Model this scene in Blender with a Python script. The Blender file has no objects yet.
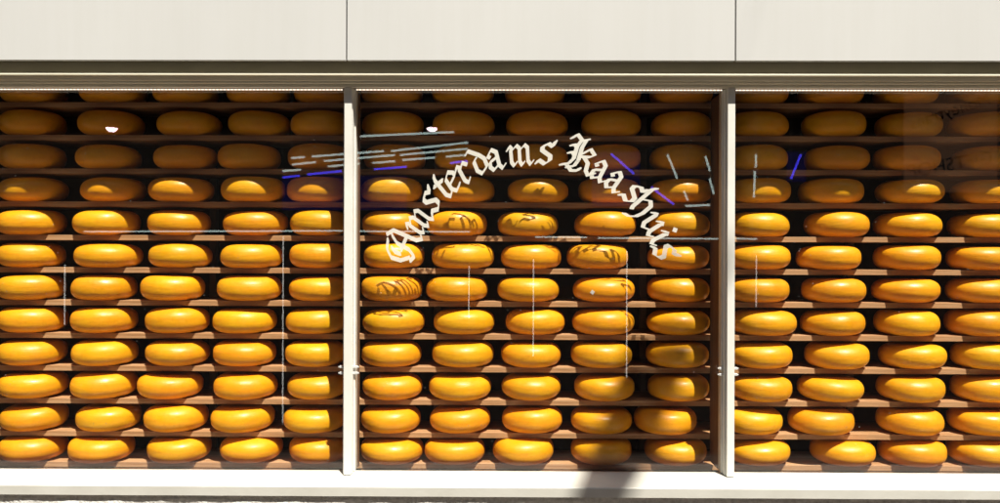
import bpy, bmesh, math, random
from mathutils import Vector, Matrix
random.seed(11)
R = math.radians
S = bpy.context.scene
COL = S.collection

# ------------------------------------------------------------------ camera
F = 750.0
CZ = 1.75
CR = Matrix.Rotation(R(0.42), 3, 'Z') @ Matrix.Rotation(R(90), 3, 'X') @ Matrix.Rotation(R(0.166), 3, 'Z')
cd = bpy.data.cameras.new('camera'); cam = bpy.data.objects.new('camera', cd); COL.objects.link(cam)
cam.matrix_world = Matrix.Translation((0, 0, CZ)) @ CR.to_4x4()
cd.sensor_width = 36; cd.lens = F / 1000 * 36; cd.clip_end = 500; cd.clip_start = 0.05
S.camera = cam

def at(px, py, D):
    d = CR @ Vector(((px - 500) / F, (251.5 - py) / F, -1))
    return Vector((0, 0, CZ)) + d * (D / d.y)
def X(px, D, py=251): return at(px, py, D).x
def Z(py, D, px=500): return at(px, py, D).z

# depths (metres from the camera plane)
D_FASC, D_RAIL, D_MUL, D_STOP, D_GLASS, D_SHELF = 3.44, 3.458, 3.515, 3.563, 3.575, 3.778
D_SILL = 3.38

# ------------------------------------------------------------------ materials
def mat(name):
    m = bpy.data.materials.new(name); m.use_nodes = True
    nt = m.node_tree; nt.nodes.clear()
    o = nt.nodes.new('ShaderNodeOutputMaterial')
    return m, nt, o
def N(nt, t, **kw):
    n = nt.nodes.new(t)
    for k, v in kw.items():
        if hasattr(n, k): setattr(n, k, v)
        else: n.inputs[k.replace('_', ' ')].default_value = v
    return n
def ramp(nt, fac, stops):
    r = nt.nodes.new('ShaderNodeValToRGB')
    el = r.color_ramp.elements
    while len(el) < len(stops): el.new(0.5)
    for e, (p, c) in zip(el, stops):
        e.position = p; e.color = (*c, 1) if len(c) == 3 else c
    nt.links.new(fac, r.inputs[0]); return r.outputs[0]
def coords(nt, scale, kind='Object'):
    tc = nt.nodes.new('ShaderNodeTexCoord'); mp = nt.nodes.new('ShaderNodeMapping')
    mp.inputs['Scale'].default_value = scale
    nt.links.new(tc.outputs[kind], mp.inputs[0]); return mp.outputs[0]
def noise(nt, vec, scale=5, detail=4, rough=.55):
    n = nt.nodes.new('ShaderNodeTexNoise'); n.inputs['Scale'].default_value = scale
    n.inputs['Detail'].default_value = detail; n.inputs['Roughness'].default_value = rough
    nt.links.new(vec, n.inputs['Vector']); return n.outputs[0]
def bump(nt, h, strength, dist, prev=None):
    b = nt.nodes.new('ShaderNodeBump'); b.inputs['Strength'].default_value = strength
    b.inputs['Distance'].default_value = dist; nt.links.new(h, b.inputs['Height'])
    if prev: nt.links.new(prev, b.inputs['Normal'])
    return b.outputs[0]
def principled(nt, o, rough=.5, spec=.5, coat=0, metal=0):
    p = nt.nodes.new('ShaderNodeBsdfPrincipled')
    p.inputs['Roughness'].default_value = rough
    p.inputs['Specular IOR Level'].default_value = spec
    p.inputs['Coat Weight'].default_value = coat
    p.inputs['Metallic'].default_value = metal
    nt.links.new(p.outputs[0], o.inputs[0]); return p

def painted(name, c0, c1, rough=.5, sc=3, bs=.15, dirt=0.0, spec=.35):
    m, nt, o = mat(name); p = principled(nt, o, rough, spec)
    v = coords(nt, (1, 1, 1)); n = noise(nt, v, sc, 6)
    col = ramp(nt, n, [(.3, c0), (.7, c1)])
    if dirt:
        v2 = coords(nt, (3, 30, 60)); n2 = noise(nt, v2, 2.2, 8, .7)
        k = ramp(nt, n2, [(.66, (0, 0, 0)), (.74, (dirt,)*3)])
        mx = nt.nodes.new('ShaderNodeMix'); mx.data_type = 'RGBA'
        nt.links.new(k, mx.inputs[0]); nt.links.new(col, mx.inputs[6]); mx.inputs[7].default_value = (.2, .17, .12, 1)
        col = mx.outputs[2]
    nt.links.new(col, p.inputs['Base Color'])
    nb = noise(nt, v, 60, 5)
    nt.links.new(bump(nt, nb, bs, .002), p.inputs['Normal'])
    return m

M = {}
M['panel'] = painted('fascia_paint', (.500, .500, .480), (.530, .530, .508), .45, 1.1, .05)
m = M['panel']; nt = m.node_tree; pb = [n for n in nt.nodes if n.type == 'BSDF_PRINCIPLED'][0]
src = pb.inputs['Base Color'].links[0].from_socket
st = ramp(nt, noise(nt, coords(nt, (9, 9, .55)), 2.2, 6, .65), [(.3, (.93, .925, .90)), (.6, (1, 1, 1))])
mm = nt.nodes.new('ShaderNodeMix'); mm.data_type = 'RGBA'; mm.blend_type = 'MULTIPLY'; mm.inputs[0].default_value = .3
nt.links.new(src, mm.inputs[6]); nt.links.new(st, mm.inputs[7]); nt.links.new(mm.outputs[2], pb.inputs['Base Color'])
M['frame'] = painted('frame_paint', (.60, .59, .53), (.67, .66, .60), .4, 6, .12, .12)
M['sill'] = painted('sill_paint', (.44, .43, .38), (.50, .49, .44), .5, 5, .25, .5)
M['head'] = painted('head_paint', (.66, .62, .48), (.72, .68, .54), .4, 3, .05)
M['bead'] = painted('bead_paint', (.80, .79, .74), (.84, .83, .79), .45, 6, .12)
M['wall'] = painted('wall_paint', (.50, .45, .36), (.58, .53, .44), .8, 3, .3)
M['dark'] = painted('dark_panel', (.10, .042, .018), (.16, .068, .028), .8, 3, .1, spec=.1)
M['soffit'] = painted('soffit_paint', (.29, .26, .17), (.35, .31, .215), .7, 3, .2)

# wax cheese
m, nt, o = mat('orange_wax'); p = principled(nt, o, .36, .45, .15)
p.inputs['Coat Roughness'].default_value = .3
v = coords(nt, (1, 1, 1)); oi = nt.nodes.new('ShaderNodeObjectInfo')
va = nt.nodes.new('ShaderNodeVectorMath'); va.operation = 'ADD'
vs = nt.nodes.new('ShaderNodeVectorMath'); vs.operation = 'SCALE'; vs.inputs[0].default_value = (31, 17, 9)
nt.links.new(oi.outputs['Random'], vs.inputs['Scale'])
nt.links.new(v, va.inputs[0]); nt.links.new(vs.outputs[0], va.inputs[1]); v = va.outputs[0]
n1 = noise(nt, v, 9, 5); c = ramp(nt, n1, [(.28, (.92, .35, .004)), (.45, (.95, .40, .004)), (.6, (.96, .425, .005)), (.78, (.98, .47, .007))])
hs = nt.nodes.new('ShaderNodeHueSaturation')
mr = nt.nodes.new('ShaderNodeMapRange'); mr.inputs[3].default_value = .494; mr.inputs[4].default_value = .506
nt.links.new(oi.outputs['Random'], mr.inputs[0]); nt.links.new(mr.outputs[0], hs.inputs['Hue'])
mr2 = nt.nodes.new('ShaderNodeMapRange'); mr2.inputs[3].default_value = .88; mr2.inputs[4].default_value = .75
fr = nt.nodes.new('ShaderNodeMath'); fr.operation = 'FRACT'; fm = nt.nodes.new('ShaderNodeMath'); fm.operation = 'MULTIPLY'; fm.inputs[1].default_value = 7.31
nt.links.new(oi.outputs['Random'], fm.inputs[0]); nt.links.new(fm.outputs[0], fr.inputs[0]); nt.links.new(fr.outputs[0], mr2.inputs[0])
nt.links.new(mr2.outputs[0], hs.inputs['Value'])
mt = ramp(nt, noise(nt, v, 70, 5, .7), [(.3, (.88, .85, .8)), (.5, (1, 1, 1)), (.78, (1.0, 1.0, 1.0))])
mm = nt.nodes.new('ShaderNodeMix'); mm.data_type = 'RGBA'; mm.blend_type = 'MULTIPLY'; mm.inputs[0].default_value = .8
nt.links.new(c, mm.inputs[6]); nt.links.new(mt, mm.inputs[7]); c = mm.outputs[2]
nt.links.new(c, hs.inputs['Color']); nt.links.new(hs.outputs[0], p.inputs['Base Color'])
sq = nt.nodes.new('ShaderNodeMapping'); sq.inputs['Scale'].default_value = (1, 1, 6); nt.links.new(v, sq.inputs[0])
nb = noise(nt, sq.outputs[0], 9, 5); b1 = bump(nt, nb, .4, .005)
nb2 = noise(nt, v, 60, 4); b2 = bump(nt, nb2, .22, .003, b1)
nt.links.new(b2, p.inputs['Normal'])
rr = ramp(nt, noise(nt, v, 25, 4), [(.3, (.32,)*3), (.7, (.58,)*3)]); nt.links.new(rr, p.inputs['Roughness'])
M['wax'] = m

# shelf wood
m, nt, o = mat('shelf_wood'); p = principled(nt, o, .6, .3)
v = coords(nt, (1.2, 12, 30)); n1 = noise(nt, v, 3, 6, .6)
c = ramp(nt, n1, [(.25, (.30, .135, .05)), (.5, (.44, .235, .11)), (.75, (.54, .33, .18))])
nt.links.new(c, p.inputs['Base Color']); nt.links.new(bump(nt, n1, .2, .002), p.inputs['Normal'])
M['wood'] = m
m, nt, o = mat('dark_wood'); p = principled(nt, o, .6, .3)
v = coords(nt, (12, 12, 1.2)); n1 = noise(nt, v, 3, 6, .6)
c = ramp(nt, n1, [(.25, (.10, .05, .028)), (.75, (.20, .11, .06))])
nt.links.new(c, p.inputs['Base Color']); M['darkwood'] = m

# glass: clear sheet with true two-sided Fresnel reflection
m, nt, o = mat('window_glass')
ge = nt.nodes.new('ShaderNodeNewGeometry')
dt = nt.nodes.new('ShaderNodeVectorMath'); dt.operation = 'DOT_PRODUCT'
nt.links.new(ge.outputs['Normal'], dt.inputs[0]); nt.links.new(ge.outputs['Incoming'], dt.inputs[1])
def mth(op, a, b=None):
    n = nt.nodes.new('ShaderNodeMath'); n.operation = op
    for i, s in enumerate((a, b)):
        if s is None: continue
        if isinstance(s, (int, float)): n.inputs[i].default_value = s
        else: nt.links.new(s, n.inputs[i])
    return n.outputs[0]
fr_ = mth('ADD', mth('MULTIPLY', mth('POWER', mth('SUBTRACT', 1.0, mth('ABSOLUTE', dt.outputs['Value'])), 5.0), .96), .036)
tr = nt.nodes.new('ShaderNodeBsdfTransparent'); tr.inputs[0].default_value = (.975, .985, .98, 1)
gl = nt.nodes.new('ShaderNodeBsdfGlossy'); gl.inputs['Roughness'].default_value = 0.0
mx = nt.nodes.new('ShaderNodeMixShader'); nt.links.new(fr_, mx.inputs[0]); nt.links.new(tr.outputs[0], mx.inputs[1]); nt.links.new(gl.outputs[0], mx.inputs[2])
# faint dust specks
di = nt.nodes.new('ShaderNodeBsdfDiffuse'); di.inputs[0].default_value = (.7, .7, .68, 1)
vo = nt.nodes.new('ShaderNodeTexVoronoi'); vo.inputs['Scale'].default_value = 26
nt.links.new(coords(nt, (1, 1, 1)), vo.inputs['Vector'])
k = ramp(nt, vo.outputs['Distance'], [(.025, (.5,)*3), (.055, (0, 0, 0))])
kn = ramp(nt, noise(nt, coords(nt, (1, 1, 1)), 5, 3), [(.52, (0, 0, 0)), (.60, (1, 1, 1))])
km = mth('MULTIPLY', k, kn); km2 = mth('ADD', km, .0012)
mx2 = nt.nodes.new('ShaderNodeMixShader'); nt.links.new(km2, mx2.inputs[0]); nt.links.new(mx.outputs[0], mx2.inputs[1]); nt.links.new(di.outputs[0], mx2.inputs[2])
nt.links.new(mx2.outputs[0], o.inputs[0]); M['glass'] = m

def flat(name, c, rough=.5, metal=0, spec=.4):
    m, nt, o = mat(name); p = principled(nt, o, rough, spec, 0, metal)
    n = noise(nt, coords(nt, (1, 1, 1)), 14, 3)
    a = tuple(x * .93 for x in c); nt.links.new(ramp(nt, n, [(.3, a), (.7, c)]), p.inputs['Base Color']); return m
def emit(name, c, s):
    m, nt, o = mat(name); e = nt.nodes.new('ShaderNodeEmission'); e.inputs[0].default_value = (*c, 1); e.inputs[1].default_value = s
    nt.links.new(e.outputs[0], o.inputs[0]); return m
M['upright'] = flat('brown_upright', (.30, .17, .08), .6)
M['vinyl'] = flat('white_vinyl', (.68, .66, .58), .6)
m = M['vinyl']; nt = m.node_tree; o = [n for n in nt.nodes if n.type == 'OUTPUT_MATERIAL'][0]; pb = [n for n in nt.nodes if n.type == 'BSDF_PRINCIPLED'][0]
tr = nt.nodes.new('ShaderNodeBsdfTransparent'); mx = nt.nodes.new('ShaderNodeMixShader'); mx.inputs[0].default_value = .80
nt.links.new(tr.outputs[0], mx.inputs[1]); nt.links.new(pb.outputs[0], mx.inputs[2]); nt.links.new(mx.outputs[0], o.inputs[0])
M['sticker'] = flat('white_sticker', (.72, .71, .68), .5)
M['clip'] = flat('clip_metal', (.75, .76, .74), .3, .4)
M['tube'] = emit('glow_tube', (.80, 1.0, .93), 2.5)
M['tube2'] = emit('pole_glow', (1.0, .97, .9), 2.4)  # glow put into plain white poles for bright mirrored uprights
M['blue'] = emit('lit_blue_tube', (.07, .055, 1.0), 4.6)
M['screen'] = emit('lit_blue_screen', (.08, .05, 1.0), .09)
M['bulb'] = emit('lit_bulb', (1.0, .75, .85), 13.0)
M['dims'] = flat('grey_render', (.14, .13, .12), .8)
M['brickfar'] = flat('brown_brick', (.11, .07, .05), .8)
M['darkglass'] = flat('dark_glazing', (.03, .035, .04), .08, 0, .6)
M['signboard'] = emit('backlit_signboard', (1.0, .5, .28), .19)
M['ink'] = flat('black_ink', (.01, .01, .012), .5)
M['shade_caster'] = flat('caster_grey', (.3, .3, .32), .8)  # for the unseen shade caster above the street
M['steel'] = flat('galvanised_steel', (.4, .4, .4), .4, .8)
m, nt, o = mat('strip_glow'); e = nt.nodes.new('ShaderNodeEmission'); w = nt.nodes.new('ShaderNodeTexWave')
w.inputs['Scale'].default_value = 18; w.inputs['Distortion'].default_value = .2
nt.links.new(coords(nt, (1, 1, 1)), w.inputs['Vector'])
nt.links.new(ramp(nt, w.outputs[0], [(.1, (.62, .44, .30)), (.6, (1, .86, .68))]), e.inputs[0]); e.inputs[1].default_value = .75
nt.links.new(e.outputs[0], o.inputs[0]); M['line_glow'] = m  # bright line under the head painted in as banded glow

# pavement bricks
m, nt, o = mat('street_bricks'); p = principled(nt, o, .8, .3)
br = nt.nodes.new('ShaderNodeTexBrick'); br.inputs['Scale'].default_value = 1
br.inputs['Brick Width'].default_value = .21; br.inputs['Row Height'].default_value = .07; br.inputs['Mortar Size'].default_value = .004
br.inputs['Color1'].default_value = (.06, .047, .038, 1); br.inputs['Color2'].default_value = (.09, .07, .055, 1); br.inputs['Mortar'].default_value = (.12, .10, .08, 1)
nt.links.new(coords(nt, (1, 1, 1)), br.inputs['Vector']); nt.links.new(br.outputs[0], p.inputs['Base Color']); M['bricks'] = m
# rough plinth
m, nt, o = mat('rough_render'); p = principled(nt, o, .9, .2)
v = coords(nt, (1, 1, 1)); n1 = noise(nt, v, 40, 6, .7)
nt.links.new(ramp(nt, n1, [(.3, (.42, .41, .37)), (.6, (.68, .67, .62))]), p.inputs['Base Color'])
nt.links.new(bump(nt, n1, 1, .01), p.inputs['Normal']); M['plinth'] = m

# ------------------------------------------------------------------ mesh helpers
def box(bm, x0, x1, y0, y1, z0, z1, bev=0):
    r = bmesh.ops.create_cube(bm, size=1)
    vs = r['verts']
    for v in vs:
        v.co = Vector(((x0 + x1) / 2 + v.co.x * (x1 - x0), (y0 + y1) / 2 + v.co.y * (y1 - y0), (z0 + z1) / 2 + v.co.z * (z1 - z0)))
    if bev:
        es = list({e for v in vs for e in v.link_edges})
        bmesh.ops.bevel(bm, geom=es, offset=bev, segments=2, affect='EDGES', profile=.5)
def obj(name, bm, m, parent=None, smooth=False, loc=None):
    me = bpy.data.meshes.new(name); bmesh.ops.recalc_face_normals(bm, faces=bm.faces); bm.to_mesh(me); bm.free()
    me.materials.append(m)
    if smooth:
        for f in me.polygons: f.use_smooth = True
    o = bpy.data.objects.new(name, me); COL.objects.link(o)
    if parent: o.parent = parent
    if loc: o.location = loc
    return o
def bx(name, dims, m, parent=None, bev=0):
    bm = bmesh.new(); box(bm, *dims, bev=bev)
    # put the origin in the middle of the piece
    c = Vector(((dims[0] + dims[1]) / 2, (dims[2] + dims[3]) / 2, (dims[4] + dims[5]) / 2))
    bmesh.ops.translate(bm, verts=bm.verts, vec=-c)
    off = parent.location if parent and not parent.parent else Vector()
    if parent and parent.parent: off = parent.location + parent.parent.location
    o = obj(name, bm, m, parent); o.location = c - off; return o
def tag(o, label=None, cat=None, group=None, kind=None):
    for k, v in (('label', label), ('category', cat), ('group', group), ('kind', kind)):
        if v: o[k] = v
    return o
def empty(name, loc=(0, 0, 0)):
    o = bpy.data.objects.new(name, None); COL.objects.link(o); o.location = loc; return o
def tube(bm, a, b, r, seg=10, caps=True):
    a, b = Vector(a), Vector(b); d = (b - a); L = d.length
    q = d.to_track_quat('Z', 'Y').to_matrix().to_4x4()
    bmesh.ops.create_cone(bm, cap_ends=caps, segments=seg, radius1=r, radius2=r, depth=L, matrix=Matrix.Translation((a + b) / 2) @ q)

# ------------------------------------------------------------------ setting
bm = bmesh.new(); box(bm, -60, 60, -60, 60, -.3, 0)
tag(obj('ground', bm, M['bricks']), kind='structure')

# ------------------------------------------------------------------ the shop front
shop = empty('shop_building', (0, 3.6, 0))
tag(shop, 'cream painted shop front with three big panes showing shelves of cheese', 'shop front')
zf = Z(60.5, D_FASC)                         # bottom of the fascia
pj = [X(346.5, D_FASC, 30), X(735.6, D_FASC, 30)]
pw = pj[1] - pj[0]
joints = [pj[0] - 2 * pw, pj[0] - pw, pj[0], pj[1], pj[1] + pw, pj[1] + 2 * pw]
g = .0032
for i in range(5):
    bx('fascia_panel', (joints[i] + g, joints[i + 1] - g, D_FASC, D_FASC + .022, zf, zf + 1.15), M['panel'], shop, .0012)
XL, XR = joints[0], joints[-1]
zr = Z(74.6, D_RAIL)                         # drip rail under the fascia
zh = Z(87.4, D_MUL)                          # underside of the window head
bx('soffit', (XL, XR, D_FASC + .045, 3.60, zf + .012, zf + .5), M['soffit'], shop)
bx('upper_wall', (XL - 3, XR + 3, D_FASC + .06, 3.9, zf + 1.16, 15), M['wall'], shop)
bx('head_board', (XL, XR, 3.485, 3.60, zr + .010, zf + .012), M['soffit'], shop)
bm = bmesh.new()
box(bm, XL, XR, D_RAIL, 3.544, zr - .0035, zr + .0045, .001)
box(bm, XL, XR, 3.484, 3.543, zr - .022, zr - .0045, .002)
box(bm, XL, XR, 3.498, 3.542, zh + .014, zr - .0225, .003)
box(bm, XL, XR, D_MUL, 3.541, zh, zh + .0135, .003)
o = obj('window_head', bm, M['head'], shop); o.location = -shop.location
zs = Z(471.7, D_GLASS)
zg = Z(471.6, D_GLASS)                       # sill level at the glass
zs_front = Z(487.2, D_SILL)
bm = bmesh.new()
NX = 160
th = .0445
# sill: long board, slight fall to the front, worn front arris
for s0 in range(1):
    prof = [(D_SILL + .004, zs_front), (D_GLASS + .012, zs + .0005), (D_GLASS + .012, zs - .06), (D_SILL + .07, zs - .06), (D_SILL + .07, zs_front - th + .001), (D_SILL, zs_front - th), (D_SILL, zs_front - .004)]
    rings = []
    for i in range(NX + 1):
        x = XL + (XR - XL) * i / NX
        rings.append([bm.verts.new((x, y + random.uniform(-1, 1) * .0003, z + random.uniform(-1, 1) * .0004)) for y, z in prof])
    for a, b in zip(rings, rings[1:]):
        for k in range(len(prof)):
            k2 = (k + 1) % len(prof); bm.faces.new((a[k], b[k], b[k2], a[k2]))
    bm.faces.new(rings[0]); bm.faces.new(rings[-1][::-1])
o = obj('sill', bm, M['sill'], shop); o.location = -shop.location
# lower wall and the rough plinth course
bx('lower_wall', (XL, XR, 3.46, 3.60, 0, zs - .061), M['wall'], shop)
bm = bmesh.new()
n = 900; rings = []
zp = zs_front - th - .0015
for i in range(n + 1):
    x = XL + (XR - XL) * i / n
    nz = lambda q: .0022 * math.sin(x * 7.3 + q * 3) + .0014 * math.sin(x * 31 + q * 1.7) + random.uniform(-1, 1) * .0012
    prof = [(3.459, zp), (3.398, zp), (3.396 + nz(1), zp - .018), (3.396 + nz(2), zp - .04), (3.396 + nz(3), zp - .08), (3.398, 0), (3.459, 0)]
    rings.append([bm.verts.new((x, y, z)) for y, z in prof])
for a, b in zip(rings, rings[1:]):
    for k in range(7): bm.faces.new((a[k], b[k], b[(k + 1) % 7], a[(k + 1) % 7]))
bm.faces.new(rings[0]); bm.faces.new(rings[-1][::-1])
o = obj('plinth', bm, M['plinth'], shop); o.location = -shop.location

# mullions
x1a, x1b = X(343.8, D_MUL), X(351.5, D_MUL)
mc1 = (x1a + x1b) / 2
x2a, x2b = X(727.6, D_MUL), X(734.8, D_MUL)
mc2 = (x2a + x2b) / 2
step = mc2 - mc1
mcs = [mc1 - step, mc1, mc2, mc2 + step]
hw = .0175
zb = zs + .0030
zclip = Z(369.5, D_STOP)
zbot = zs_front + .004
for i, mc in enumerate(mcs):
    bm = bmesh.new()
    box(bm, mc - hw, mc + hw, D_MUL, 3.62, zb - .004, zh - .001, .002)
    box(bm, mc + hw - .0065, mc + hw + .003, D_MUL + .012, 3.618, zb - .003, zh - .0015, .002)
    box(bm, mc - hw - .006, mc - hw + .003, D_MUL + .018, 3.616, zb - .002, zh - .002, .0015)
    box(bm, mc - hw - .013, mc - hw + .001, D_STOP, D_GLASS - .0005, zb - .001, zh + .0025, .0015)
    box(bm, mc + hw - .001, mc + hw + .010, D_STOP, D_GLASS - .0006, zb - .0015, zh + .003, .0015)
    box(bm, mc - hw - .012, mc + hw + .009, D_GLASS + .0085, 3.617, zb - .0012, zh + .0035, .001)
    o = obj('mullion', bm, M['frame'], shop); o.location = Vector((mc, 3.6, 0)) - shop.location
    for v in o.data.vertices: v.co -= Vector((mc, 3.6, 0))
    mull = o
    if i in (1, 2):
        for sx in (-1, 1):
            for dz in (.011, -.018):
                cx = mc + sx * (hw + .013 if sx > 0 else hw + .016)
                bmc = bmesh.new()
                box(bmc, -.011, .011, -.008, .004, -.006, .006, .002)
                box(bmc, (.011 if sx > 0 else -.017), (.017 if sx > 0 else -.011), -.006, .002, -.003, .003, .001)
                c = obj('glass_clip', bmc, M['clip'], mull); c.location = Vector((cx, D_STOP - .006, zclip + dz)) - Vector((mc, 3.6, 0))
# panes
wins = []
for i in range(3):
    a, b = mcs[i] + hw + .0105, mcs[i + 1] - hw - .0135
    w = empty('window', ((a + b) / 2, 0, zs)); w.parent = shop
    w['label'] = ('clear pane left of the lettered one', 'pane with curved white blackletter lettering', 'clear pane right of the lettered one')[i]
    bx('pane', (a - .004, b + .004, D_GLASS, D_GLASS + .008, zs + .002, zh + .012), M['glass'], w)
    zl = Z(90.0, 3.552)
    bx('glow_strip', (a + .004, b - .004, 3.549, 3.556, zl - .0022, zl + .0022), M['line_glow'], w)  # glowing strip stands in for the beaded bright line
    bx('strip_rail', (a + .002, b - .002, 3.548, 3.5745, zl + .0028, zl + .03), M['darkwood'], w)
    # wooden inner posts against the mullion
    bx('inner_post', (b + .001, b + .030, 3.622, 3.762, zb + .002, zl - .006), M['darkwood'], w)
    bx('inner_post', (a - .026, a + .004, 3.622, 3.650, zb + .002, zl - .006), M['darkwood'], w)
    bx('inner_sill', (a - .01, b + .01, D_GLASS + .013, 4.199, zs - .08, zs - .050), M['dark'], w)
    wins.append(w)
# the closed recess behind the glass
xa, xb = mcs[0] - .3, mcs[3] + .3
bx('back_wall', (xa, xb, 4.20, 4.26, zs - .4, zf + .4), M['dark'], shop)
bx('recess_ceiling', (xa, xb, 3.601, 4.199, zf + .02, zf + .06), M['dark'], shop)
bx('recess_side', (xa - .05, xa - .001, 3.60, 4.26, 0, zf + .4), M['dark'], shop)
bx('recess_side', (xb + .001, xb + .05, 3.60, 4.26, 0, zf + .4), M['dark'], shop)
bx('side_wall', (XL - 3, xa - .051, 3.46, 3.9, 0, zf + 1.158), M['wall'], shop)
bx('side_wall', (xb + .051, XR + 3, 3.46, 3.9, 0, zf + 1.158), M['wall'], shop)

# ------------------------------------------------------------------ blackletter lettering
NA = R(42)
def glyph_strokes(ch):
    mn = lambda x: [(x - .17, .74), (x - .05, .90), (x + .05, .80), (x, .76), (x, .20), (x + .04, .12), (x + .12, .03), (x + .24, .16)]
    G = {
     'i': ([mn(0)], .42),
     'u': ([[(-.17, .74), (-.06, .90), (0, .80), (0, .2), (.14, .04), (.42, .24)], mn(.47)], .88),
     'm': ([mn(0), [(.0, .66), (.30, .92), (.44, .80), (.42, .2), (.52, .03), (.62, .14)], [(.42, .66), (.72, .92), (.86, .80), (.84, .2), (.95, .03), (1.08, .16)]], 1.25),
     'r': ([mn(0), [(.0, .66), (.26, .94), (.42, .78)]], .6),
     'a': ([[(.0, .70), (.22, .95), (.42, .80), (.42, .2), (.54, .03), (.68, .16)], [(.42, .58), (.04, .42), (.0, .2), (.13, .04), (.42, .24)], [(0, .7), (.08, .62)]], .84),
     's': ([[(.58, 1.08), (.48, .84), (.32, .95), (.08, .80), (.08, .62), (.42, .40), (.42, .20), (.22, .03), (-.02, .18), (-.10, .04)]], .72),
     'e': ([[(.46, .66), (.46, .80), (.26, .94), (.0, .72), (.0, .22), (.15, .04), (.44, .22)], [(.46, .66), (.04, .42)]], .66),
     't': ([[(.10, 1.22), (.02, 1.02), (.02, .2), (.14, .03), (.34, .18)], [(-.2, .82), (.30, .82)]], .52),
     'd': ([[(.0, .66), (.0, .22), (.16, .04), (.50, .26), (.50, .62), (.34, .84), (-.08, 1.20), (-.22, 1.10)], [(.0, .66), (.30, .88)]], .80),
     'h': ([[(.10, 1.50), (.0, 1.32), (.0, .16), (.05, .06)], [(.0, .66), (.34, .92), (.54, .78), (.54, .30), (.44, -.02), (.22, -.26), (-.02, -.34)]], .76),
    }
    return G.get(ch, ([], .3))
def cap(ch):
    if ch == 'A':
        return ([[(.26, 1.30), (-.08, 1.18), (-.30, .88), (-.26, .48), (-.04, .20)],
                 [(.04, 1.02), (-.06, .84), (-.05, .60)],
                 [(.42, 1.42), (.64, 1.24), (.64, .22), (.76, .03), (.94, .2)],
                 [(.46, 1.22), (.26, .90), (.22, .34), (.06, .04), (-.14, .12)],
                 [(.08, .64), (.62, .64)]], .95)
    return ([[(-.26, 1.26), (-.10, 1.48), (.14, 1.30), (.34, 1.42)],
             [(.10, 1.30), (.02, 1.00), (.04, .50), (-.08, .24)],
             [(.26, 1.34), (.20, 1.05), (.22, .50), (.14, .22), (-.10, .08)],
             [(-.20, .98), (-.08, 1.05), (.02, .96)], [(-.20, .66), (-.08, .73), (.02, .64)],
             [(-.34, .10), (-.16, .20), (.08, .0), (.30, .08), (.36, .2)],
             [(.24, .74), (.52, 1.08), (.72, .90), (.58, .76), (.26, .66)],
             [(.36, .70), (.58, .50), (.60, .18), (.72, .03), (.92, .18)]], 1.0)
def hull2(pts):
    pts = sorted(set((round(a, 6), round(b, 6)) for a, b in pts))
    def half(ps):
        h = []
        for q in ps:
            while len(h) > 1 and (h[-1][0] - h[-2][0]) * (q[1] - h[-2][1]) - (h[-1][1] - h[-2][1]) * (q[0] - h[-2][0]) <= 0: h.pop()
            h.append(q)
        return h
    a = half(pts); b = half(pts[::-1]); return a[:-1] + b[:-1]
letters = [('A', 403, 244), ('m', 419, 221), ('s', 431, 201.5), ('t', 443, 189), ('e', 452.5, 181), ('r', 464, 173), ('d', 478, 164), ('a', 496, 159), ('m', 520, 154.7), ('s', 546, 153.5),
           ('K', 581.5, 157), ('a', 601, 171), ('a', 616, 181.5), ('s', 633, 193.5), ('h', 643, 205), ('u', 653, 224), ('i', 660, 237.6), ('s', 664.5, 251.5)]
ccx, ccy = 533, 300
pxm = D_GLASS / F
XH = 22.3 * pxm
w = wins[1]; wc = Vector(w.location) + Vector(shop.location); cnt = 0; bm = bmesh.new()
def finish_word(bm, lab):
    bmesh.ops.translate(bm, verts=bm.verts, vec=-wc)
    lo = obj('lettering', bm, M['vinyl'], w); lo['label'] = lab
for ch, px, py in letters:
    if ch == 'K':
        finish_word(bm, 'first word, rising white blackletter'); bm = bmesh.new()
    th_ = math.atan2(px - ccx, ccy - py)
    c = at(px, py, D_GLASS)
    strokes, wd = (cap(ch) if ch in 'AK' else glyph_strokes(ch))
    nw = .19 if ch not in 'AK' else .15
    allp = [q for s in strokes for q in s]
    mx_ = (min(q[0] for q in allp) + max(q[0] for q in allp)) / 2
    my_ = .5 if ch not in 'AK' else .66
    if ch in 'h': my_ = .55
    sc = XH * (1.1 if ch in 'AK' else 1.0)
    sx_ = {'m': .88, 's': 1.12, 'K': 1.12, 'A': 1.12}.get(ch, .98)
    if ch == 'i': strokes = strokes + [[(-.03, 1.30), (.07, 1.20)]]
    for s in strokes:
        for a, b in zip(s, s[1:]):
            pts = []
            for q in (a, b):
                for u in (-1, 1):
                    for w_ in (-1, 1):
                        pts.append((q[0] + u * nw / 2 * math.cos(NA) - w_ * .028 * math.sin(NA), q[1] + u * nw / 2 * math.sin(NA) + w_ * .028 * math.cos(NA)))
            h = hull2(pts)
            cnt += 1
            y0 = D_GLASS - .0004 - (cnt % 23) * .00004
            front, back = [], []
            for hx, hy in h:
                lx, ly = (hx - mx_) * sc * sx_, (hy - my_) * sc
                wx = c.x + lx * math.cos(th_) + ly * math.sin(th_)
                wz = c.z - lx * math.sin(th_) + ly * math.cos(th_)
                front.append(bm.verts.new((wx, y0, wz))); back.append(bm.verts.new((wx, D_GLASS - .0001, wz)))
            bm.faces.new(front)
            for k in range(len(h)):
                k2 = (k + 1) % len(h); bm.faces.new((front[k], front[k2], back[k2], back[k]))
finish_word(bm, 'second word, falling white blackletter')

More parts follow.
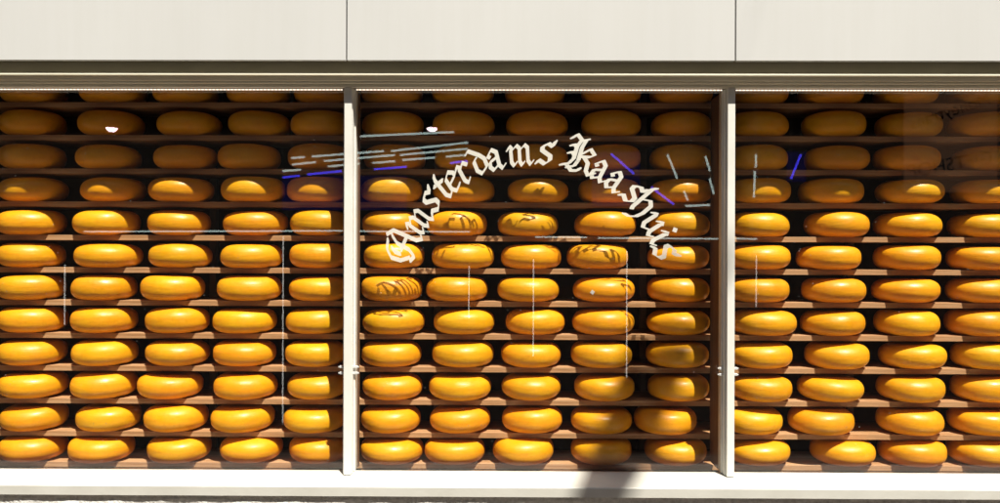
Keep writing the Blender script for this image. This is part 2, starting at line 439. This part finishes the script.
# ------------------------------------------------------------------ shelves
shelf_y = [102.2, 135.0, 168.5, 201.5, 235.0, 267.5, 300.2, 333.0, 365.6, 398.3, 431.0, 461.8]
rack = empty('shelf_rack', (0, 3.9, zs))
tag(rack, 'brown timber rack of long shelves behind the glass, carrying all the cheese wheels', 'shelving')
sz = [at(100, y, D_SHELF).z for y in shelf_y]
def rbx(name, dims, m, bev=0):
    o = bx(name, dims, m, None, bev); o.parent = rack; o.location = Vector(o.location) - rack.location; return o
for k, z in enumerate(sz):
    t = .0265
    rbx('shelf', (xa + .05, xb - .05, D_SHELF, D_SHELF + .27, z - t, z), M['wood'], .001)
for px in (-30, 211, 437, 644, 853, 1085):
    x = X(px, 4.03)
    rbx('upright', (x - .018, x + .018, D_SHELF + .275, D_SHELF + .31, zs - .049, zf + .018), M['upright'], .002)
    for z in sz:
        pass
rbx('base_rail', (xa + .05, xb - .05, D_SHELF + .02, D_SHELF + .05, zs - .049, sz[-1] - .028), M['dark'])

# ------------------------------------------------------------------ cheese wheels
def wheel_mesh(seed):
    rnd = random.Random(seed)
    bm = bmesh.new(); seg, prof = 72, []
    r, hh = .1565, .0600
    e = rnd.uniform(2.25, 2.55)
    rin = r - rnd.uniform(.070, .086); tf = rnd.uniform(.94, 1.04)
    npf = 30
    for i in range(npf + 1):
        a = -math.pi / 2 + math.pi * i / npf
        ca, sa = math.cos(a), math.sin(a)
        x = rin + (r - rin) * (abs(ca) ** (2 / e))
        z = hh * math.copysign(abs(sa) ** (2 / e), sa) * (1 if sa < 0 else tf)
        prof.append((x, z))
    ph = [rnd.uniform(0, 6.28) for _ in range(6)]
    rings = []
    for j in range(seg):
        t = 2 * math.pi * j / seg
        k = 1 + .010 * math.sin(2 * t + ph[0]) + .006 * math.sin(3 * t + ph[1]) + .003 * math.sin(5 * t + ph[4])
        ring = []
        for x, z in prof:
            f = (x / r) ** 2
            zz = z + (.0030 * math.sin(t + ph[2]) + .0018 * math.sin(2 * t + ph[3]) + .001 * math.sin(4 * t + ph[5])) * f * (1 if z > 0 else .3)
            xx = x * k * (1 + .004 * math.sin(40 * z + ph[4]) * f)
            if z > 0: zz += .003 * (1 - f)
            ring.append(bm.verts.new((xx * math.cos(t), xx * math.sin(t), zz)))
        rings.append(ring)
    for j in range(seg):
        a, b = rings[j], rings[(j + 1) % seg]
        for i in range(npf): bm.faces.new((a[i], b[i], b[i + 1], a[i + 1]))
    for i, s in ((0, -1), (npf, 1)):
        cv = bm.verts.new((0, 0, rings[0][i].co.z + (.003 if s > 0 else 0)))
        for j in range(seg): bm.faces.new((rings[j][i], rings[(j + 1) % seg][i], cv))
    bmesh.ops.recalc_face_normals(bm, faces=bm.faces)
    me = bpy.data.meshes.new('cheese_wheel'); bm.to_mesh(me); bm.free(); me.materials.append(M['wax'])
    for f in me.polygons: f.use_smooth = True
    return me
meshes = [wheel_mesh(s) for s in range(14)]
rows = [
 [34, 114, 186, 259, 325, 392, 463, 535, 611, 681, 757, 830, 905, 980],
 [33, 112, 190, 260, 322, 393, 464, 537, 611, 681, 756, 833, 908, 982],
 [33, 109, 186, 250, 320, 395, 465, 538, 609, 681, 756, 836, 906, 986],
 [34, 114, 182, 254, 319, 392, 464, 538, 609, 681, 758, 830, 909, 984],
 [32, 107, 179.5, 256, 321, 393, 457, 528, 605, 679, 758, 836, 907, 982],
 [32, 109, 181, 252, 320, 394, 463, 531, 597, 678, 758, 828, 906, 980],
 [32, 105, 173.5, 250, 321, 392, 457, 528, 603.5, 678, 757, 833, 905, 979],
 [34, 105, 178, 245, 317, 394, 464, 535, 603, 678, 763, 832, 906, 978],
 [33, 105.5, 178.5, 245, 316, 392, 463, 531, 601, 677, 760, 836, 911.5, 984],
 [34, 105, 171, 246, 318, 393, 460, 531, 604, 678, 760, 829.5, 910, 984],
 [35, 109, 176.5, 243, 315, 391, 460, 532, 601, 665, 750, 820, 909, 982],
 [34, 102, 180, 252, 320, 392.5, 455, 523, 601, 675, 757, 842, 911, 980]]
row3 = [.002, .0, -.026, -.022, -.006, -.030, .002, -.014, .004, -.016, -.006, .012, -.014, -.008]
ordn = ['', 'first', 'second', 'third', 'fourth', 'fifth', 'sixth', 'seventh', 'eighth', 'ninth', 'tenth', 'eleventh', 'twelfth']
OVER = .086
first = None
for r_, row in enumerate(rows):
    for c_, px in enumerate(row):
        off = row3[c_] if r_ == 3 else random.uniform(-.007, .007)
        Dc = D_SHELF - OVER + .1565 + off
        me = random.choice(meshes)
        if first is None:
            o = bpy.data.objects.new('cheese_wheel', me); first = o
        else:
            o = first.copy(); o.data = me
        COL.objects.link(o)
        sh = random.uniform(.97, 1.03)
        sr = random.uniform(.975, 1.02); o.scale = (sr, sr * random.uniform(.985, 1.015), sh)
        py = shelf_y[r_] - 12
        o.location = (X(px, Dc, py), Dc, sz[r_] + .0600 * sh + .0008)
        o.rotation_euler = (R(random.uniform(-.5, .5)), R(random.uniform(-.5, .5)), random.uniform(0, 6.28))
        wn, k = ('left', c_ + 1) if c_ < 5 else (('middle', c_ - 4) if c_ < 10 else ('right', c_ - 9))
        n_in = 5 if wn != 'right' else 4
        look = 'dim orange' if r_ < 3 else ('half shaded' if r_ == 3 else 'sunlit yellow')
        pos = 'leftmost' if k == 1 else ('rightmost' if k == n_in else ordn[k] + ' from left')
        shf = 'top' if r_ == 0 else ('bottom' if r_ == 11 else ordn[r_ + 1] + ' highest')
        tag(o, '%s cheese wheel, %s on the %s shelf in the %s window' % (look, pos, shf, wn), 'cheese', 'cheese wheels lined up on the shelves')
        if r_ == 6 and c_ == 8:
            bm = bmesh.new(); box(bm, -.009, .009, -.0006, .0006, -.009, .009, .0003)
            st = obj('sticker', bm, M['sticker'], o)
            p_ = at(593, 292.5, Dc - .1525); loc = p_ - o.location
            nrm = Vector((loc.x, loc.y, 0)).normalized()
            rad = .1560
            wloc = Vector((loc.x, -math.sqrt(rad ** 2 - loc.x ** 2), loc.z))
            rot = Matrix.Rotation(-o.rotation_euler.z, 4, 'Z')
            ang = math.atan2(wloc.x, -wloc.y)
            st.matrix_local = rot @ Matrix.Translation(wloc) @ Matrix.Rotation(ang, 4, 'Z') @ Matrix.Rotation(R(35), 4, 'Y')

# ------------------------------------------------------------------ the other side of the street (seen only mirrored in the glass)
YF = -6.0
opp = empty('opposite_building', (0, YF, 0))
tag(opp, 'dark brick building with an open lit shop across the street', 'building')
ox0, ox1, oz = -10.5, 8.5, 4.7
bx('wall', (-26, 26, YF - .4, YF, oz, 14), M['brickfar'], opp)
bx('wall', (-26, ox0, YF - .4, YF, 0, oz - .001), M['dims'], opp)
bx('wall', (ox1, 26, YF - .4, YF, 0, oz - .001), M['dims'], opp)
bx('shop_back_wall', (ox0, ox1, YF - 4, YF - 3.9, 0, oz - .001), M['dims'], opp)
bx('shop_ceiling', (ox0, ox1, YF - 3.899, YF - .401, oz - .1, oz - .002), M['dims'], opp)
bx('shop_counter', (ox0 + 1, ox1 - 1, YF - 3.4, YF - 2.9, .001, 1.0), M['darkwood'], opp)
for sx in (ox0 - .3, ox1):
    bx('shop_side_wall', (sx, sx + .3, YF - 4.2, YF - .401, 0, oz - .0015), M['dims'], opp)
bx('roof', (-26, 26, YF - 9, YF - .401, oz + .001, oz + .3), M['dims'], opp)
bx('cornice', (-26, 26, YF + .001, YF + .2, 4.75, 4.95), M['dims'], opp)
for i in range(-6, 7):
    for zz in (5.6, 8.3):
        wf = bx('upper_window', (i * 3.4 - .65, i * 3.4 + .65, YF + .001, YF + .05, zz, zz + 1.9), M['frame'], opp)
        g_ = bmesh.new(); box(g_, -.55, .55, .026, .034, -.85, .85); obj('window_pane', g_, M['darkglass'], wf)
def mirror(px, py, y):
    Dv = 2 * D_GLASS - y; p = at(px, py, Dv); return Vector((p.x, y, p.z))
YL = YF - .7
def lamp(name, seg, m, y, r, label, cat, group, hang=True):
    a, b = mirror(seg[0], seg[1], y), mirror(seg[2], seg[3], y)
    c = (a + b) / 2; bm = bmesh.new(); tube(bm, a - c, b - c, r, 10)
    e = empty(name, c); tag(e, label, cat, group)
    obj('tube', bm, m, e)
    bm = bmesh.new(); d = (b - a).normalized()
    tube(bm, a - c - d * .03, a - c, r * 1.25, 10); tube(bm, b - c, b - c + d * .03, r * 1.25, 10)
    obj('end_cap', bm, M['steel'], e)
    if hang:
        for q in (a, b):
            bm = bmesh.new(); tube(bm, Vector(q) - c, Vector((q.x, q.y, oz - .1)) - c, .004, 6); obj('hanger', bm, M['steel'], e)
whites = [(360, 136.2, 454, 132), (291, 158, 305, 157), (312, 156.5, 384, 151), (391, 151, 468, 142.5), (292, 164.5, 316, 162), (324, 161, 395, 155), (400, 155, 467.5, 148.7),
          (328, 166.5, 360, 163.5), (372.5, 163, 395, 161), (402.5, 160, 435, 157.5), (446, 156.5, 465, 155), (282.5, 171, 301, 169.7),
          (667.5, 154.5, 677.5, 178.7), (684, 191, 688, 200.5), (705.5, 156, 710, 171), (709.5, 178, 714, 194), (685, 206, 710, 205), (756, 154.5, 756, 167.5), (755, 171, 754, 197.5)]
wdesc = ['topmost long white line crossing under the cheese of the second shelf', 'shortest white line at the upper left of the slanted bundle', 'long white line crossing the left mullion, highest of its bundle',
 'uppermost white line right of the left mullion, pointing to the lettering', 'short white line low at the left end of the bundle', 'white line in the middle of the bundle, behind the left mullion',
 'second white line above the letters, in the middle of the bundle', 'short white line ending at the left mullion', 'short white line just right of the left mullion', 'short white line in the middle, over the dark gap',
 'short white line touching the letter d', 'lowest short white line, just above the blue line', 'steep white line at the upper right of the middle pane', 'small steep white tick beside the last letters',
 'upper steep white tick beside the right mullion', 'lower steep white tick beside the right mullion', 'short level white line above the shelf by the right mullion', 'upper upright white tick in the right pane', 'lower upright white tick in the right pane']
for s, dsc in zip(whites, wdesc):
    lamp('tube_lamp', s, M['tube'], YL, .020, 'lit tube mirrored as ' + dsc, 'lamp', 'white tube lamps mirrored in the glass')
blues = [(282.5, 177.5, 300, 175.5), (307, 174.5, 342, 171), (374, 169.2, 407, 166.7), (450, 163, 467.5, 161), (611, 153.7, 634, 173.7), (651, 187, 674, 204.5), (801, 154.5, 791, 179)]
bdesc = ['short blue line farthest left', 'long blue line ending at the left mullion', 'violet line right of the left mullion', 'short violet line by the letters e r', 'blue slash right of the capital K', 'violet slash beside the letters h u', 'blue slash in the right pane']
for s, dsc in zip(blues, bdesc):
    lamp('tube_lamp', s, M['blue'], YL, .021, 'lit blue tube mirrored as ' + dsc, 'lamp', 'blue tube lamps mirrored in the glass')
bars = [(84, 231.6, 343, 230.8), (360, 231.2, 470, 231.8), (535, 237, 587, 237.3), (598, 238, 718, 238.8), (735, 238.5, 757, 239)]  # glowing bars stand in for pale level lines in the glass
for s, dsc in zip(bars, ['long pale level line over the left pane', 'pale level line crossing the letter A', 'short pale level line in the middle pane', 'pale level line under the letters u i', 'short pale line at the left edge of the right pane']):
    lamp('glow_bar', s, M['tube'], YL - .1, .015, 'glowing bar mirrored as ' + dsc, 'lamp', 'glowing bars mirrored in the glass')
poles = [(64.5, 264.5, 325), (469, 266, 318), (533.5, 259, 357), (627, 251, 378), (756.5, 255, 307), (283, 236, 425)]  # white poles, emission added so their mirror images read bright
for (px, pt, pb), dsc in zip(poles, ['the left end of the left pane', 'the middle pane, shortest one under the letters', 'the middle pane, under the word gap', 'the middle pane, longest there', 'the right pane', 'the left pane, longest of all']):
    Dv = CZ * F / (pb - 251.5) * .995; y = 2 * D_GLASS - Dv
    t = mirror(px, pt, y)
    rr_ = .0008 * Dv
    y = max(y, YF + .3) if y < YF + .3 else y
    if y != 2 * D_GLASS - Dv:
        t = mirror(px, pt, y); b_ = mirror(px, pb, y); zb_ = b_.z; rr_ = .0008 * (2 * D_GLASS - y)
    else: zb_ = 0
    e = empty('glow_pole', (t.x, y, 0)); tag(e, 'added glowing pole mirrored as white upright in ' + dsc, 'lamp', 'added glowing poles mirrored in the glass')
    bm = bmesh.new(); tube(bm, (0, 0, max(zb_, .02)), (0, 0, t.z), rr_, 8); obj('glow_tube', bm, M['tube2'], e)
    bm = bmesh.new(); tube(bm, (0, 0, .0), (0, 0, max(zb_, .02)), rr_, 8); tube(bm, (0, 0, 0), (0, 0, .012), .05, 16); obj('foot', bm, M['steel'], e)
for px, py, dsc in ((111.5, 128, 'left pane'), (432, 128, 'middle pane')):
    c = mirror(px, py, YL); bm = bmesh.new()
    bmesh.ops.create_uvsphere(bm, u_segments=20, v_segments=10, radius=.10)
    bmesh.ops.delete(bm, geom=[v for v in bm.verts if v.co.z > .001], context='VERTS')
    bmesh.ops.holes_fill(bm, edges=[e for e in bm.edges if e.is_boundary])
    for v in bm.verts: v.co.z *= .75
    e = empty('dome_lamp', c); tag(e, 'lit half dome lamp mirrored near the top of the ' + dsc, 'lamp', 'dome lamps mirrored in the glass')
    obj('shade', bm, M['bulb'], e)
    bm = bmesh.new(); tube(bm, (0, 0, .001), (0, 0, oz - .1 - c.z), .006, 6); tube(bm, (0, 0, .0015), (0, 0, .01), .10, 20); obj('stem', bm, M['steel'], e)
for (p0, p1, q0, q1), dsc in (((282, 407, 176, 210), 'bluish patch round the left mullion'), ((592, 640, 152, 206), 'bluish patch behind the letters a a s'), ((787, 806, 152, 182), 'bluish patch in the right pane')):
    a = mirror(p0, q1, YL - .4); b = mirror(p1, q0, YL - .4); xs = sorted((a.x, b.x)); c = (a + b) / 2
    e = empty('screen', c); tag(e, 'dim blue screen mirrored as the ' + dsc, 'screen', 'blue screens mirrored in the glass')
    bm = bmesh.new(); box(bm, xs[0] - c.x, xs[1] - c.x, -.002, .002, a.z - c.z, b.z - c.z); obj('display', bm, M['screen'], e)
    bm = bmesh.new(); box(bm, xs[0] - c.x - .02, xs[1] - c.x + .02, -.05, -.0021, a.z - c.z - .02, b.z - c.z + .02, .004)
    obj('casing', bm, M['ink'], e)
# sign across the street, readable the right way round when seen directly
ys = YF + .35
a = mirror(905, 192, ys); b = mirror(998, 84, ys); c = (a + b) / 2
sg = empty('shop_sign', c); tag(sg, 'pale sign with dark money and gift shop lettering, mirrored at the upper right', 'sign')
w_, h_ = abs(b.x - a.x), b.z - a.z
bm = bmesh.new(); box(bm, -w_ / 2, w_ / 2, -.04, 0, -h_ / 2, h_ / 2, .005); obj('board', bm, M['signboard'], sg)
def text(s, size, loc, tilt):
    fc = bpy.data.curves.new('text', 'FONT'); fc.body = s; fc.size = size; fc.extrude = .002; fc.align_x = 'CENTER'
    to = bpy.data.objects.new('text', fc); COL.objects.link(to); bpy.context.view_layer.update(); me = bpy.data.meshes.new_from_object(to.evaluated_get(bpy.context.evaluated_depsgraph_get()))
    bpy.data.objects.remove(to); me.materials.append(M['ink'])
    o = bpy.data.objects.new('lettering', me); COL.objects.link(o); o.parent = sg
    # front faces +Y (towards our window): turn the text to face that way
    o.matrix_local = Matrix.Translation(loc) @ Matrix.Rotation(R(180), 4, 'Z') @ Matrix.Rotation(R(90), 4, 'X') @ Matrix.Rotation(tilt, 4, 'Z')
text('Moneytrans', .30, Vector((0, .004, h_ * .20)), R(-18))
text('GIFTSHOP', .32, Vector((0, .004, -h_ * .30)), R(-10))
# sign brackets
bm = bmesh.new()
for sx in (-.4, .4): box(bm, sx * w_ - .02, sx * w_ + .02, YF - ys, -.041, -.02, .02)
obj('bracket', bm, M['steel'], sg)

# unseen pennant shape added to cast slanted shade on the sill and the cheeses
A_, B_ = .55, 2.1
def up(p, t): return Vector((p.x + A_ * t, p.y - t, p.z + B_ * t))
T = 5.2
lo_ = up(at(606, 492, 3.34), T - .30); hi_ = up(at(672, 322, 3.70), T)
d = hi_ - lo_; e = empty('shade_pennant', hi_); tag(e, 'unseen pennant added to cast the slanted shade on sill and cheeses', 'shade_caster')
dirv = Vector((d.x, 0, d.z)).normalized(); side = Vector((dirv.z, 0, -dirv.x))
L = math.hypot(d.x, d.z)
bm = bmesh.new(); wd = .112
wt = .165
pts = [side * -wt, side * wt, side * wd - dirv * (L + .25), side * -wd - dirv * (L + .25)]
f0 = [bm.verts.new(p_ + Vector((0, -.006, 0))) for p_ in pts]; f1 = [bm.verts.new(p_ + Vector((0, .006, 0))) for p_ in pts]
bm.faces.new(f0); bm.faces.new(f1[::-1])
for k in range(4): bm.faces.new((f0[k], f0[(k + 1) % 4], f1[(k + 1) % 4], f1[k]))
obj('caster_sheet', bm, M['shade_caster'], e)
bm = bmesh.new(); tube(bm, (0, 3.47 - hi_.y, .25), (0, YF - hi_.y, .25), .0015, 6); tube(bm, (0, 0, 0), (0, 0, .25), .0015, 6)
obj('wire', bm, M['steel'], e)

# ------------------------------------------------------------------ light
W = bpy.data.worlds.new('World'); S.world = W; W.use_nodes = True
nt = W.node_tree; bg = nt.nodes['Background']
sky = nt.nodes.new('ShaderNodeTexSky'); sky.sky_type = 'NISHITA'; sky.sun_disc = False
sd = Vector((A_, -1, B_)).normalized()
el = math.asin(sd.z); az = math.atan2(sd.x, sd.y)
sky.sun_elevation = el; sky.sun_rotation = az
nt.links.new(sky.outputs[0], bg.inputs[0]); bg.inputs[1].default_value = .05
ld = bpy.data.lights.new('sun', 'SUN'); ld.energy = 5.0; ld.angle = R(.53); ld.color = (1, .95, .86)
so = bpy.data.objects.new('sun', ld); COL.objects.link(so)
so.rotation_euler = sd.to_track_quat('Z', 'Y').to_euler(); so.location = (2, -5, 12)
S.view_settings.view_transform = 'Standard'; S.view_settings.look = 'None'
S.view_settings.exposure = 1.12; S.view_settings.gamma = 1
S.render.engine = 'CYCLES'
S.cycles.max_bounces = 8; S.cycles.transparent_max_bounces = 16
